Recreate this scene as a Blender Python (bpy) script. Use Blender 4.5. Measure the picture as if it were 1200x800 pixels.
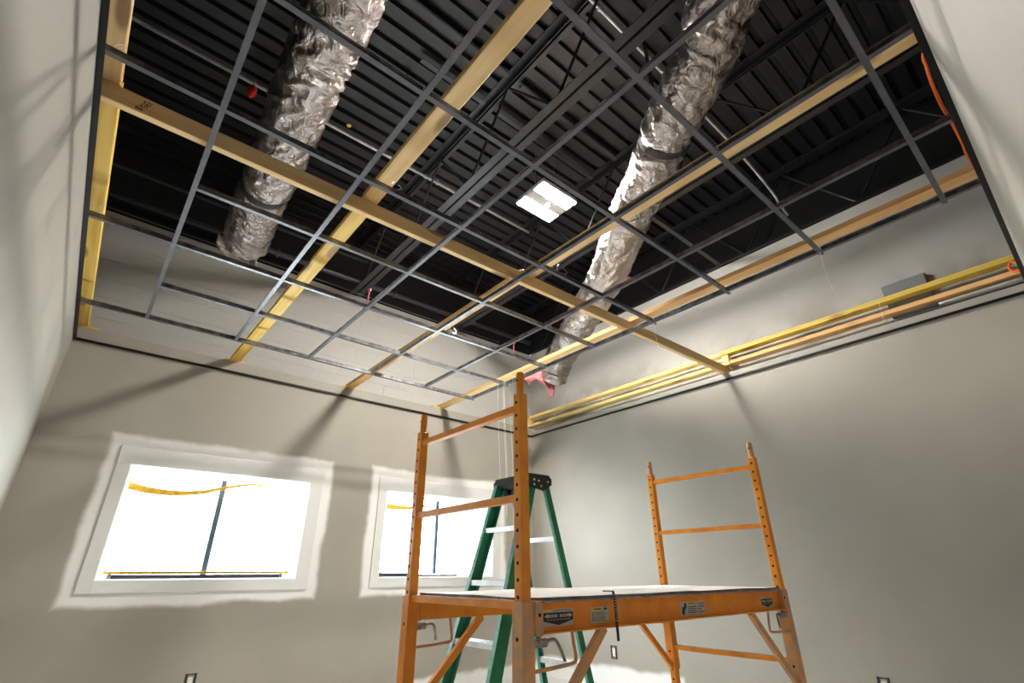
import bpy, bmesh, math, random
from mathutils import Vector, Matrix, noise
random.seed(7)
for _o in list(bpy.data.objects): bpy.data.objects.remove(_o, do_unlink=True)
SC = bpy.context.scene
COL = SC.collection
PI = math.pi

# ------------------------------------------------------------------ camera
HC = 1.22
F_PX, YAW, PITCH, ROLL = 575.11, 0.70362, 0.44174, -0.0055
def cam_axes():
    cy, sy, cp, sp = math.cos(YAW), math.sin(YAW), math.cos(PITCH), math.sin(PITCH)
    fwd = Vector((sy*cp, cy*cp, sp)); right = Vector((cy, -sy, 0)); up = right.cross(fwd)
    c, s = math.cos(ROLL), math.sin(ROLL)
    return c*right + s*up, -s*right + c*up, fwd
RT, UPV, FW = cam_axes()
CAM = Vector((0, 0, HC))
cd = bpy.data.cameras.new('camera'); cam = bpy.data.objects.new('camera', cd); COL.objects.link(cam)
m3 = Matrix((RT, UPV, -FW)).transposed()
cam.matrix_world = Matrix.Translation(CAM) @ m3.to_4x4()
cd.sensor_fit = 'HORIZONTAL'; cd.sensor_width = 36.0; cd.lens = 36.0*F_PX/1200.0
cd.clip_start = 0.02; cd.clip_end = 200
SC.camera = cam
def ray(px, py): return RT*((px-600)/F_PX) + UPV*((400-py)/F_PX) + FW
def onz(px, py, z): r = ray(px, py); return CAM + r*((z-HC)/r.z)
def onx(px, py, x): r = ray(px, py); return CAM + r*(x/r.x)
def ony(px, py, y): r = ray(px, py); return CAM + r*(y/r.y)

# ------------------------------------------------------------------ world, exposure
w = bpy.data.worlds.new('sky'); SC.world = w; w.use_nodes = True
bg = w.node_tree.nodes['Background']
bg.inputs['Color'].default_value = (0.93, 0.97, 1.0, 1); bg.inputs['Strength'].default_value = 11.0
SC.view_settings.view_transform = 'Standard'; SC.view_settings.look = 'None'
SC.view_settings.gamma = 1.0; SC.view_settings.use_curve_mapping = False
SC.view_settings.exposure = 1.1
LAMP_STRENGTH = 250.0

# ------------------------------------------------------------------ room numbers (metres)
XL, XR, YB, YF = -0.410, 4.733, 5.158, -0.106     # faces of the lower walls
XRU, YBU = 4.90, 5.35                             # faces of the set back upper walls
ZG = 3.0                                          # underside of the ceiling grid
LEDGE_B, LEDGE_R, LEDGE_L, LEDGE_F = 3.12, 3.078, 3.036, 3.10
ZD = 5.26                                         # underside of the roof deck

# ------------------------------------------------------------------ materials
def mat(name, base, rough=0.5, metal=0.0, vary=0.0, scale=5.0, bump=0.0, bscale=40.0, spec=0.5, col2=None, stretch=None):
    m = bpy.data.materials.new(name); m.use_nodes = True
    nt = m.node_tree; b = nt.nodes['Principled BSDF']
    b.inputs['Base Color'].default_value = (*base, 1); b.inputs['Roughness'].default_value = rough
    b.inputs['Metallic'].default_value = metal
    if 'Specular IOR Level' in b.inputs: b.inputs['Specular IOR Level'].default_value = spec
    tc = nt.nodes.new('ShaderNodeTexCoord'); src = tc.outputs['Object']
    if stretch:
        mp = nt.nodes.new('ShaderNodeMapping'); mp.inputs['Scale'].default_value = stretch
        nt.links.new(src, mp.inputs['Vector']); src = mp.outputs['Vector']
    if vary > 0 or col2:
        n = nt.nodes.new('ShaderNodeTexNoise'); n.inputs['Scale'].default_value = scale; n.inputs['Detail'].default_value = 5
        nt.links.new(src, n.inputs['Vector'])
        r = nt.nodes.new('ShaderNodeValToRGB'); c2 = col2 or tuple(c*(1-vary) for c in base)
        r.color_ramp.elements[0].position = 0.38; r.color_ramp.elements[1].position = 0.64
        r.color_ramp.elements[0].color = (*c2, 1); r.color_ramp.elements[1].color = (*base, 1)
        nt.links.new(n.outputs['Fac'], r.inputs['Fac']); nt.links.new(r.outputs['Color'], b.inputs['Base Color'])
    if bump > 0:
        n2 = nt.nodes.new('ShaderNodeTexNoise'); n2.inputs['Scale'].default_value = bscale; n2.inputs['Detail'].default_value = 6
        nt.links.new(src, n2.inputs['Vector'])
        bp = nt.nodes.new('ShaderNodeBump'); bp.inputs['Strength'].default_value = bump; bp.inputs['Distance'].default_value = 0.02
        nt.links.new(n2.outputs['Fac'], bp.inputs['Height']); nt.links.new(bp.outputs['Normal'], b.inputs['Normal'])
    return m

def N(nt, t, **kw):
    n = nt.nodes.new(t)
    for k, v in kw.items(): setattr(n, k, v)
    return n
def math_node(nt, op, a, b=None, c=None):
    n = nt.nodes.new('ShaderNodeMath'); n.operation = op
    for i, v in enumerate((a, b, c)):
        if v is None: continue
        if isinstance(v, (int, float)): n.inputs[i].default_value = v
        else: nt.links.new(v, n.inputs[i])
    return n.outputs[0]

PAINT = (0.365, 0.342, 0.295); PRIMER = (0.83, 0.83, 0.82)
def wall_paint(name, rects=(), along=0, base_band=0.28):
    """greige wall paint with bare white primer left around trim (rects) and above the floor"""
    m = bpy.data.materials.new(name); m.use_nodes = True; nt = m.node_tree; b = nt.nodes['Principled BSDF']
    b.inputs['Roughness'].default_value = 0.55
    tc = N(nt, 'ShaderNodeTexCoord'); sep = N(nt, 'ShaderNodeSeparateXYZ'); nt.links.new(tc.outputs['Object'], sep.inputs[0])
    A = sep.outputs[along]; Z = sep.outputs[2]
    nz = N(nt, 'ShaderNodeTexNoise'); nz.inputs['Scale'].default_value = 3.2; nz.inputs['Detail'].default_value = 4
    nt.links.new(tc.outputs['Object'], nz.inputs['Vector'])
    wob = math_node(nt, 'MULTIPLY', math_node(nt, 'SUBTRACT', nz.outputs['Fac'], 0.5), 0.10)
    fac = None
    def band(d, soft):
        mr = N(nt, 'ShaderNodeMapRange', interpolation_type='SMOOTHSTEP')
        mr.inputs['From Min'].default_value = soft; mr.inputs['From Max'].default_value = -soft
        nt.links.new(d, mr.inputs['Value']); return mr.outputs['Result']
    for (a0, a1, z0, z1, pad) in rects:
        da = math_node(nt, 'SUBTRACT', math_node(nt, 'ABSOLUTE', math_node(nt, 'SUBTRACT', A, (a0+a1)/2)), (a1-a0)/2+pad)
        dz = math_node(nt, 'SUBTRACT', math_node(nt, 'ABSOLUTE', math_node(nt, 'SUBTRACT', Z, (z0+z1)/2)), (z1-z0)/2+pad)
        d = math_node(nt, 'ADD', math_node(nt, 'MAXIMUM', da, dz), wob)
        f = band(d, 0.028); fac = f if fac is None else math_node(nt, 'MAXIMUM', fac, f)
    if base_band:
        d = math_node(nt, 'ADD', math_node(nt, 'SUBTRACT', Z, base_band), math_node(nt, 'MULTIPLY', wob, 1.6))
        f = band(d, 0.03); fac = f if fac is None else math_node(nt, 'MAXIMUM', fac, f)
    n2 = N(nt, 'ShaderNodeTexNoise'); n2.inputs['Scale'].default_value = 1.3; n2.inputs['Detail'].default_value = 5
    nt.links.new(tc.outputs['Object'], n2.inputs['Vector'])
    rp = N(nt, 'ShaderNodeValToRGB'); rp.color_ramp.elements[0].position = .35; rp.color_ramp.elements[1].position = .7
    rp.color_ramp.elements[0].color = (*[c*0.93 for c in PAINT], 1); rp.color_ramp.elements[1].color = (*[c*1.05 for c in PAINT], 1)
    nt.links.new(n2.outputs['Fac'], rp.inputs['Fac'])
    if fac is not None:
        mx = N(nt, 'ShaderNodeMix', data_type='RGBA')
        nt.links.new(fac, mx.inputs[0]); nt.links.new(rp.outputs['Color'], mx.inputs[6]); mx.inputs[7].default_value = (*PRIMER, 1)
        nt.links.new(mx.outputs[2], b.inputs['Base Color'])
    else: nt.links.new(rp.outputs['Color'], b.inputs['Base Color'])
    n3 = N(nt, 'ShaderNodeTexNoise'); n3.inputs['Scale'].default_value = 160
    nt.links.new(tc.outputs['Object'], n3.inputs['Vector'])
    bp = N(nt, 'ShaderNodeBump'); bp.inputs['Strength'].default_value = .06; bp.inputs['Distance'].default_value = .01
    nt.links.new(n3.outputs['Fac'], bp.inputs['Height']); nt.links.new(bp.outputs['Normal'], b.inputs['Normal'])
    return m

def patchy_paint(name, base, z0, z1):
    """old light paint with darker brown patches just above the ledge"""
    m = bpy.data.materials.new(name); m.use_nodes = True; nt = m.node_tree; b = nt.nodes['Principled BSDF']
    b.inputs['Roughness'].default_value = 0.7
    tc = N(nt, 'ShaderNodeTexCoord'); sep = N(nt, 'ShaderNodeSeparateXYZ'); nt.links.new(tc.outputs['Object'], sep.inputs[0])
    nz = N(nt, 'ShaderNodeTexNoise'); nz.inputs['Scale'].default_value = 1.9; nz.inputs['Detail'].default_value = 5
    nt.links.new(tc.outputs['Object'], nz.inputs['Vector'])
    up = N(nt, 'ShaderNodeMapRange', interpolation_type='SMOOTHSTEP')
    up.inputs['From Min'].default_value = z0; up.inputs['From Max'].default_value = z0+0.12; nt.links.new(sep.outputs[2], up.inputs['Value'])
    dn = N(nt, 'ShaderNodeMapRange', interpolation_type='SMOOTHSTEP')
    dn.inputs['From Min'].default_value = z1; dn.inputs['From Max'].default_value = z0+0.15; nt.links.new(sep.outputs[2], dn.inputs['Value'])
    th = N(nt, 'ShaderNodeMapRange', interpolation_type='SMOOTHSTEP')
    th.inputs['From Min'].default_value = .40; th.inputs['From Max'].default_value = .68; nt.links.new(nz.outputs['Fac'], th.inputs['Value'])
    f = math_node(nt, 'MULTIPLY', math_node(nt, 'MULTIPLY', up.outputs[0], dn.outputs[0]), th.outputs[0])
    f = math_node(nt, 'MULTIPLY', f, 0.75)
    mx = N(nt, 'ShaderNodeMix', data_type='RGBA'); nt.links.new(f, mx.inputs[0])
    mx.inputs[6].default_value = (*base, 1); mx.inputs[7].default_value = (.16, .135, .11, 1)  # darker brown mixed in by noise, mostly low on the wall
    nt.links.new(mx.outputs[2], b.inputs['Base Color'])
    return m

def wood(name, pale, dark, knot=(0.22, 0.10, 0.03)):
    m = bpy.data.materials.new(name); m.use_nodes = True; nt = m.node_tree; b = nt.nodes['Principled BSDF']
    b.inputs['Roughness'].default_value = 0.6
    tc = N(nt, 'ShaderNodeTexCoord'); mp = N(nt, 'ShaderNodeMapping'); mp.inputs['Scale'].default_value = (0.7, 14, 14)
    oi = N(nt, 'ShaderNodeObjectInfo'); va = N(nt, 'ShaderNodeVectorMath', operation='ADD')
    nt.links.new(tc.outputs['Object'], va.inputs[0])
    cx = N(nt, 'ShaderNodeCombineXYZ'); nt.links.new(math_node(nt, 'MULTIPLY', oi.outputs['Random'], 37.0), cx.inputs[0]); nt.links.new(cx.outputs[0], va.inputs[1])
    nt.links.new(va.outputs[0], mp.inputs['Vector'])
    nz = N(nt, 'ShaderNodeTexNoise'); nz.inputs['Scale'].default_value = 2.0; nz.inputs['Detail'].default_value = 6; nz.inputs['Distortion'].default_value = .6
    nt.links.new(mp.outputs[0], nz.inputs['Vector'])
    rp = N(nt, 'ShaderNodeValToRGB'); rp.color_ramp.elements[0].position = .32; rp.color_ramp.elements[1].position = .62
    rp.color_ramp.elements[0].color = (*dark, 1); rp.color_ramp.elements[1].color = (*pale, 1); nt.links.new(nz.outputs['Fac'], rp.inputs['Fac'])
    vo = N(nt, 'ShaderNodeTexVoronoi', feature='F1'); vo.inputs['Scale'].default_value = 1.0; vo.inputs['Randomness'].default_value = 1.0
    mp2 = N(nt, 'ShaderNodeMapping'); mp2.inputs['Scale'].default_value = (2.1, 7, 7); nt.links.new(va.outputs[0], mp2.inputs['Vector']); nt.links.new(mp2.outputs[0], vo.inputs['Vector'])
    kr = N(nt, 'ShaderNodeMapRange', interpolation_type='SMOOTHSTEP'); kr.inputs['From Min'].default_value = .27; kr.inputs['From Max'].default_value = .13
    nt.links.new(vo.outputs['Distance'], kr.inputs['Value'])
    mx = N(nt, 'ShaderNodeMix', data_type='RGBA'); nt.links.new(math_node(nt, 'MULTIPLY', kr.outputs[0], .8), mx.inputs[0]); nt.links.new(rp.outputs[0], mx.inputs[6]); mx.inputs[7].default_value = (*knot, 1)
    nt.links.new(mx.outputs[2], b.inputs['Base Color'])
    bp = N(nt, 'ShaderNodeBump'); bp.inputs['Strength'].default_value = .15; bp.inputs['Distance'].default_value = .004
    nt.links.new(nz.outputs['Fac'], bp.inputs['Height']); nt.links.new(bp.outputs['Normal'], b.inputs['Normal'])
    return m

def foil():
    m = bpy.data.materials.new('foil_jacket'); m.use_nodes = True; nt = m.node_tree; b = nt.nodes['Principled BSDF']
    b.inputs['Base Color'].default_value = (.40, .355, .335, 1); b.inputs['Metallic'].default_value = 1.0; b.inputs['Roughness'].default_value = .28
    tc = N(nt, 'ShaderNodeTexCoord')
    n1 = N(nt, 'ShaderNodeTexNoise'); n1.inputs['Scale'].default_value = 14; n1.inputs['Detail'].default_value = 8; n1.inputs['Distortion'].default_value = 1.2
    nt.links.new(tc.outputs['Object'], n1.inputs['Vector'])
    uvn = N(nt, 'ShaderNodeUVMap'); br = N(nt, 'ShaderNodeTexBrick'); br.offset = 0
    br.inputs['Scale'].default_value = 1; br.inputs['Mortar Size'].default_value = .0016; br.inputs['Brick Width'].default_value = .022; br.inputs['Row Height'].default_value = .022
    nt.links.new(uvn.outputs[0], br.inputs['Vector'])
    h = math_node(nt, 'ADD', n1.outputs['Fac'], math_node(nt, 'MULTIPLY', br.outputs['Fac'], .06))
    bp = N(nt, 'ShaderNodeBump'); bp.inputs['Strength'].default_value = .8; bp.inputs['Distance'].default_value = .03
    nt.links.new(h, bp.inputs['Height']); nt.links.new(bp.outputs['Normal'], b.inputs['Normal'])
    return m

def film():
    m = bpy.data.materials.new('plastic_film'); m.use_nodes = True; nt = m.node_tree
    nt.nodes.remove(nt.nodes['Principled BSDF']); out = nt.nodes['Material Output']
    tr = N(nt, 'ShaderNodeBsdfTransparent'); tr.inputs[0].default_value = (.94, .99, 1, 1)
    tl = N(nt, 'ShaderNodeBsdfTranslucent'); tl.inputs[0].default_value = (.85, .97, 1, 1)
    gl = N(nt, 'ShaderNodeBsdfGlossy'); gl.inputs[1].default_value = .12
    a = N(nt, 'ShaderNodeMixShader'); a.inputs[0].default_value = .10; nt.links.new(tr.outputs[0], a.inputs[1]); nt.links.new(tl.outputs[0], a.inputs[2])
    c = N(nt, 'ShaderNodeMixShader'); c.inputs[0].default_value = .06; nt.links.new(a.outputs[0], c.inputs[1]); nt.links.new(gl.outputs[0], c.inputs[2])
    nt.links.new(c.outputs[0], out.inputs[0]); return m
def glass():
    m = bpy.data.materials.new('window_glass'); m.use_nodes = True; nt = m.node_tree
    nt.nodes.remove(nt.nodes['Principled BSDF']); out = nt.nodes['Material Output']
    tr = N(nt, 'ShaderNodeBsdfTransparent'); tr.inputs[0].default_value = (.97, .99, .99, 1)
    gl = N(nt, 'ShaderNodeBsdfGlossy'); gl.inputs[1].default_value = .02
    c = N(nt, 'ShaderNodeMixShader'); c.inputs[0].default_value = .06; nt.links.new(tr.outputs[0], c.inputs[1]); nt.links.new(gl.outputs[0], c.inputs[2])
    nt.links.new(c.outputs[0], out.inputs[0]); return m
def emit(name, col, s):
    m = bpy.data.materials.new(name); m.use_nodes = True; nt = m.node_tree; b = nt.nodes['Principled BSDF']
    b.inputs['Base Color'].default_value = (*col, 1); b.inputs['Emission Color'].default_value = (*col, 1); b.inputs['Emission Strength'].default_value = s
    return m

M = dict(
 deck=mat('black_deck_paint', (.016, .016, .018), .45, 0, .35, 3, .1, 60),
 black=mat('black_steel_paint', (.026, .026, .030), .4, 0, .3, 6),
 blackwall=mat('black_wall_paint', (.012, .012, .013), .8),
 angle=mat('black_wall_angle', (.005, .005, .006), .4, spec=.25),
 tee=mat('charcoal_tee_face', (.11, .108, .125), .33, .15, .2, 8),
 galv=mat('galvanised_steel', (.40, .40, .42), .32, .95, .5, 18),
 conduit=mat('grey_conduit', (.80, .80, .80), .38, .5, .2, 9),
 darkpipe=mat('dark_pipe', (.07, .07, .075), .4, .3),
 casing=mat('white_primed_casing', (.74, .74, .73), .5),
 vinyl=mat('white_window_vinyl', (.85, .86, .87), .35),
 stile=mat('silhouette_stile', (.10, .15, .20), .4),  # meeting stile coloured dark to give its backlit silhouette
 floor=mat('dusty_concrete', (.80, .78, .74), .7, 0, .2, 2.2, .1, 30),
 base=mat('white_baseboard', (.8, .8, .79), .4),
 orange=mat('orange_scaffold_paint', (.90, .33, .014), .42, 0, 0, 9, .08, 60, col2=(.76, .24, .012)),
 worn=mat('worn_orange_paint', (.72, .33, .10), .5, .1, 0, 26, .15, 60, col2=(.50, .31, .20)),
 worngrey=mat('scuffed_grey_paint', (.42, .38, .36), .55, .2, .5, 40, .2, 80),
 hole=mat('dark_hole', (.01, .008, .006), .9),
 deckboard=mat('paint_splashed_platform', (.70, .69, .67), .7, 0, .18, 5, .2, 30),
 deckedge=mat('grey_platform_edge', (.22, .20, .19), .6, .2, .5, 20),
 steel=mat('bare_steel', (.42, .38, .34), .4, .8, .4, 30),
 green=mat('green_fibreglass', (.004, .23, .10), .4, 0, .25, 14, .05, 60),
 greenlip=mat('worn_green_flange', (.10, .38, .30), .45, 0, .3, 30),
 capblack=mat('black_ladder_plastic', (.012, .014, .016), .4),
 alu=mat('aluminium_step', (.80, .81, .83), .38, .35, .15, 14),
 pine=wood('pale_pine', (.86, .61, .30), (.76, .48, .19)),
 pinedark=wood('tan_pine', (.72, .47, .20), (.62, .37, .13)),
 yellow=wood('yellow_pine', (.86, .57, .13), (.66, .38, .05)),
 paleyellow=wood('pale_yellow_lumber', (.90, .72, .30), (.80, .58, .18)), mustard=wood('mustard_lumber', (.70, .52, .09), (.58, .41, .06)),
 orangepine=wood('orange_pine', (.82, .50, .22), (.72, .38, .13)),
 stamp=mat('stamp_ink', (.09, .055, .03), .8),
 foil=foil(), film=film(), glass=glass(),
 strap=mat('black_strap', (.015, .015, .016), .6),
 pink=mat('pink_fibreglass', (.86, .28, .30), .9, 0, .35, 30, .8, 45),
 cord=mat('orange_cord', (.95, .16, .015), .45),
 red=mat('red_plastic', (.85, .04, .02), .35),
 greybox=mat('grey_enamel', (.24, .255, .27), .45, .2),
 white=mat('white_plastic', (.82, .82, .8), .4),
 wire=mat('steel_wire', (.62, .62, .6), .35, .7),
 whitewire=mat('white_wire', (.85, .85, .82), .5),
 tape=mat('yellow_tape', (.85, .47, .04), .5, 0, .4, 20),
 darkbar=mat('dark_bar', (.03, .03, .05), .45),
 sticker=mat('silver_sticker', (.52, .50, .46), .5, .1, .15, 60),
 ink=mat('sticker_ink', (.02, .02, .02), .6),
 sticky=mat('sticker_yellow', (.80, .58, .02), .5),
 lamp=emit('lamp_lens', (1, .95, .87), LAMP_STRENGTH),
 lampgrey=mat('grey_lamp_panel', (.40, .40, .40), .5), lampbody=mat('white_lamp_enamel', (.72, .72, .72), .4),
 brass=mat('brass', (.80, .52, .15), .3, .9),
 moss=mat('pale_green_cap', (.38, .42, .30), .7),
 block=patchy_paint('painted_block', (.50, .495, .47), 3.12, 3.75),
 upper=patchy_paint('old_grey_paint', (.52, .51, .48), 3.10, 3.75),
)

# ------------------------------------------------------------------ mesh helpers
class MB:
    def __init__(s): s.v = []; s.f = []; s.m = []; s.mi = 0
    def add(s, vs, fs):
        o = len(s.v); s.v += [tuple(v) for v in vs]
        for f in fs: s.f.append([o+i for i in f]); s.m.append(s.mi)
    def box(s, a, b):
        x0, y0, z0 = a; x1, y1, z1 = b
        s.add([(x0,y0,z0),(x1,y0,z0),(x1,y1,z0),(x0,y1,z0),(x0,y0,z1),(x1,y0,z1),(x1,y1,z1),(x0,y1,z1)],
              [(0,3,2,1),(4,5,6,7),(0,1,5,4),(1,2,6,5),(2,3,7,6),(3,0,4,7)])
    def cbox(s, a, b, c=.004):
        """box with chamfered edges"""
        bm = bmesh.new(); bmesh.ops.create_cube(bm, size=1)
        for v in bm.verts: v.co = Vector([(a[i]+b[i])/2 + v.co[i]*(b[i]-a[i]) for i in range(3)])
        bmesh.ops.bevel(bm, geom=list(bm.edges), offset=c, segments=1, affect='EDGES')
        s.bm(bm)
    def bm(s, bm, M4=None):
        bm.verts.index_update()
        s.add([(M4 @ v.co) if M4 else v.co.copy() for v in bm.verts], [[v.index for v in f.verts] for f in bm.faces]); bm.free()
    def bar(s, p, q, wd, ht, up=(0,0,1)):
        p = Vector(p); q = Vector(q); d = (q-p).normalized(); u = Vector(up)
        sd = d.cross(u)
        if sd.length < 1e-4: sd = d.cross(Vector((1,0,0)))
        sd.normalize(); u = sd.cross(d)
        r = [(-wd/2,-ht/2),(wd/2,-ht/2),(wd/2,ht/2),(-wd/2,ht/2)]
        s.add([p+sd*a+u*b for a,b in r]+[q+sd*a+u*b for a,b in r], [(3,2,1,0),(4,5,6,7),(0,1,5,4),(1,2,6,5),(2,3,7,6),(3,0,4,7)])
    def prism(s, prof, p, q, up=(0,0,1)):
        """extrude a closed profile [(side,up)] from p to q"""
        p = Vector(p); q = Vector(q); d = (q-p).normalized(); u = Vector(up); sd = d.cross(u).normalized(); u = sd.cross(d); n = len(prof)
        s.add([p+sd*a+u*b for a,b in prof]+[q+sd*a+u*b for a,b in prof],
              [list(range(n))[::-1], list(range(n,2*n))]+[(i,(i+1)%n,n+(i+1)%n,n+i) for i in range(n)])
    def tube(s, pts, r, n=8, cap=True, radii=None):
        pts = [Vector(p) for p in pts]; N_ = len(pts); vs = []; fs = []
        t0 = (pts[1]-pts[0]).normalized(); u = t0.cross(Vector((0,0,1)))
        if u.length < 1e-3: u = t0.cross(Vector((1,0,0)))
        u.normalize()
        for i, p in enumerate(pts):
            t = (pts[min(i+1,N_-1)]-pts[max(i-1,0)]).normalized(); u = (u-t*u.dot(t)).normalized(); v = t.cross(u)
            rr = radii[i] if radii else r
            for k in range(n):
                a = 2*PI*k/n; vs.append(p+u*math.cos(a)*rr+v*math.sin(a)*rr)
        for i in range(N_-1):
            for k in range(n): fs.append((i*n+k, i*n+(k+1)%n, (i+1)*n+(k+1)%n, (i+1)*n+k))
        if cap: fs += [list(range(n))[::-1], [(N_-1)*n+k for k in range(n)]]
        s.add(vs, fs)
    def disc(s, c, nrm, r, n=10, t=.001):
        c = Vector(c); nrm = Vector(nrm).normalized(); s.tube([c, c+nrm*t], r, n)
    def build(s, name, mats, parent=None, smooth=False, loc=None):
        me = bpy.data.meshes.new(name); me.from_pydata(s.v, [], s.f); me.update()
        for mm in (mats if isinstance(mats, (list, tuple)) else [mats]): me.materials.append(mm)
        if any(s.m):
            for p, k in zip(me.polygons, s.m): p.material_index = k
        bm = bmesh.new(); bm.from_mesh(me); bmesh.ops.recalc_face_normals(bm, faces=bm.faces); bm.to_mesh(me); bm.free()
        if smooth:
            for p in me.polygons: p.use_smooth = True
        return link(name, me, parent, loc)
def link(name, me, parent=None, loc=None):
    o = bpy.data.objects.new(name, me); COL.objects.link(o)
    if parent: o.parent = parent
    if loc is not None: o.location = loc
    return o
def box_obj(name, a, b, m, parent=None, chamfer=0):
    k = MB(); k.cbox(a, b, chamfer) if chamfer else k.box(a, b); return k.build(name, m, parent)
def tag(o, label, cat, group=None, kind=None):
    o['label'] = label; o['category'] = cat
    if group: o['group'] = group
    if kind: o['kind'] = kind
    return o
def struct(o, label=None):
    o['kind'] = 'structure'
    if label: o['label'] = label
    return o
def thing(name, loc, label, cat, group=None, rz=0):
    e = bpy.data.objects.new(name, None); COL.objects.link(e); e.location = loc; e.rotation_euler = (0,0,rz); e.empty_display_size = .1
    return tag(e, label, cat, group)
def smooth_path(pts, n=6):
    """Catmull-Rom"""
    P = [Vector(p) for p in pts]; out = []
    for i in range(len(P)-1):
        a = P[max(i-1,0)]; b = P[i]; c = P[i+1]; d = P[min(i+2,len(P)-1)]
        for k in range(n):
            t = k/n; out.append(.5*((2*b)+(c-a)*t+(2*a-5*b+4*c-d)*t*t+(-a+3*b-3*c+d)*t**3))
    out.append(P[-1]); return out

# ------------------------------------------------------------------ the setting
XO, YO = -3.2, -2.8                                # outer shell beyond the partitions
struct(box_obj('floor', (XO, YO, -.1), (5.12, 5.55, 0), M['floor']), 'pale dusty concrete floor')
# roof deck: trapezoid ribs running along x
k = MB(); prof = []; y = YO
while y < 5.7:
    prof += [(y, ZD), (y+.098, ZD), (y+.110, ZD+.040), (y+.140, ZD+.040)]; y += .1524
vs = [(XO, a, b) for a, b in prof] + [(5.25, a, b) for a, b in prof]; n = len(prof)
k.add(vs, [(i, i+1, n+i+1, n+i) for i in range(n-1)])
k.box((XO, YO, ZD+.05), (5.25, 5.75, ZD+.09))
struct(k.build('ceiling', M['deck']), 'black painted corrugated metal roof deck')
# window wall, lower furred part with two openings
W1 = (0.245, 1.715, 1.19, 2.05); W2 = (2.555, 4.03, 1.19, 2.05)
k = MB(); T = .19
def strip(x0, x1, z0, z1): k.box((x0, YB, z0), (x1, YB+T, z1))
strip(XL-.12, W1[0], 0, LEDGE_B); strip(W1[1], W2[0], 0, LEDGE_B); strip(W2[1], XR+.16, 0, LEDGE_B)
for W in (W1, W2): strip(W[0], W[1], 0, W[2]); strip(W[0], W[1], W[3], LEDGE_B)
halo = [(W[0]-.095, W[1]+.125, 1.10, 2.20, .085) for W in (W1, W2)]
struct(k.build('wall_back', wall_paint('wall_paint_back', halo, 0, .26)), 'greige drywall wall with two windows and white primer halos')
k = MB(); k.box((XR, YF-.13, 0), (XR+.19, YB, LEDGE_R))
struct(k.build('wall_right', wall_paint('wall_paint_right', [(3.25, 5.2, 0, .22, .12)], 1, .22)), 'greige drywall wall on the right')
k = MB(); k.box((XL-.12, YF-.13, 0), (XL, YB, LEDGE_L))
struct(k.build('wall_left', wall_paint('wall_paint_left', (), 1, 0)), 'greige drywall partition on the left')
k = MB(); k.box((XL, YF-.13, 0), (XR, YF, LEDGE_F))
struct(k.build('wall_front', wall_paint('wall_paint_front', (), 0, 0)), 'greige drywall partition at the upper right')
# set back upper walls
uw = struct(box_obj('wall_back_upper', (XO, YBU+.003, LEDGE_B), (XRU, YBU+.2, 4.40), mat('block_mortar', (.46, .455, .43), .8)), 'old painted concrete block wall above the ledge')
bw, bh, jt = .397, .194, .0016
blk = {}
zc = LEDGE_B+.001; row = 0
while zc < 4.39:
    h = min(bh, 4.40-zc); x = -1.3 + (0 if row % 2 else -bw/2)
    while x < XRU-.01:
        wd = min(bw, XRU-x)
        key = (round(wd,3), round(h,3))
        if key not in blk:
            q = MB(); q.box((jt/2, 0, jt/2), (wd-jt/2, .03, h-jt/2)); t_ = q.build('concrete_block', M['block']); blk[key] = t_.data; bpy.data.objects.remove(t_)
        o = link('concrete_block', blk[key], uw); o.location = (x, YBU+random.uniform(-.0008, .0008), zc); x += bw
    zc += bh; row += 1
struct(box_obj('wall_right_upper', (XRU, YF-.13, LEDGE_R), (5.12, YBU, 4.385), M['upper']), 'old grey painted wall above the right ledge')
struct(box_obj('wall_back_top', (XO, YBU+.15, 4.40), (5.12, YBU+.25, ZD+.06), M['blackwall']), 'black painted wall above the blocks')
struct(box_obj('wall_right_top', (5.12, YO, 0), (5.2, YBU+.25, ZD+.06), M['blackwall']), 'black painted wall behind the joists')
struct(box_obj('wall_outer_left', (XO-.08, YO, 0), (XO, YBU+.25, ZD+.06), M['blackwall']), 'dark wall beyond the left partition')
struct(box_obj('wall_outer_front', (XO, YO-.08, 0), (5.2, YO, ZD+.06), M['blackwall']), 'dark wall beyond the front partition')
struct(box_obj('wall_outer_back', (XO, YB, 0), (XL-.12, YBU+.2, LEDGE_B), M['blackwall']), 'dark wall beside the left partition')
# baseboards
struct(box_obj('baseboard_back', (XL, YB-.014, 0), (XR, YB, .14), M['base'], None, .003))
struct(box_obj('baseboard_right', (XR-.014, YF, 0), (XR, YB-.014, .14), M['base'], None, .003))
# black wall angles
def wall_angle(name, p, q, inward, label):
    k = MB(); p = Vector(p); q = Vector(q); iw = Vector(inward)
    a = p; b = q
    k.add([a, b, b+iw*.024, a+iw*.024, a+Vector((0,0,.002)), b+Vector((0,0,.002)), b+iw*.024+Vector((0,0,.002)), a+iw*.024+Vector((0,0,.002))],
          [(0,1,2,3),(4,7,6,5),(0,4,5,1),(1,5,6,2),(2,6,7,3),(3,7,4,0)])
    k.add([a, b, b+iw*.002, a+iw*.002, a+Vector((0,0,.024)), b+Vector((0,0,.024)), b+iw*.002+Vector((0,0,.024)), a+iw*.002+Vector((0,0,.024))],
          [(0,1,2,3),(4,7,6,5),(0,4,5,1),(1,5,6,2),(2,6,7,3),(3,7,4,0)])
    struct(k.build(name, M['angle']), label)
wall_angle('trim_1', (XL, YB, ZG-.001), (XR, YB, ZG-.001), (0,-1,0), 'black ceiling wall angle along the window wall')
wall_angle('trim_2', (XR, YF, ZG-.001), (XR, YB, ZG-.001), (-1,0,0), 'black ceiling wall angle along the right wall')
wall_angle('trim_3', (XL, YF, ZG-.001), (XL, YB, ZG-.001), (1,0,0), 'black ceiling wall angle along the left wall')
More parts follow.
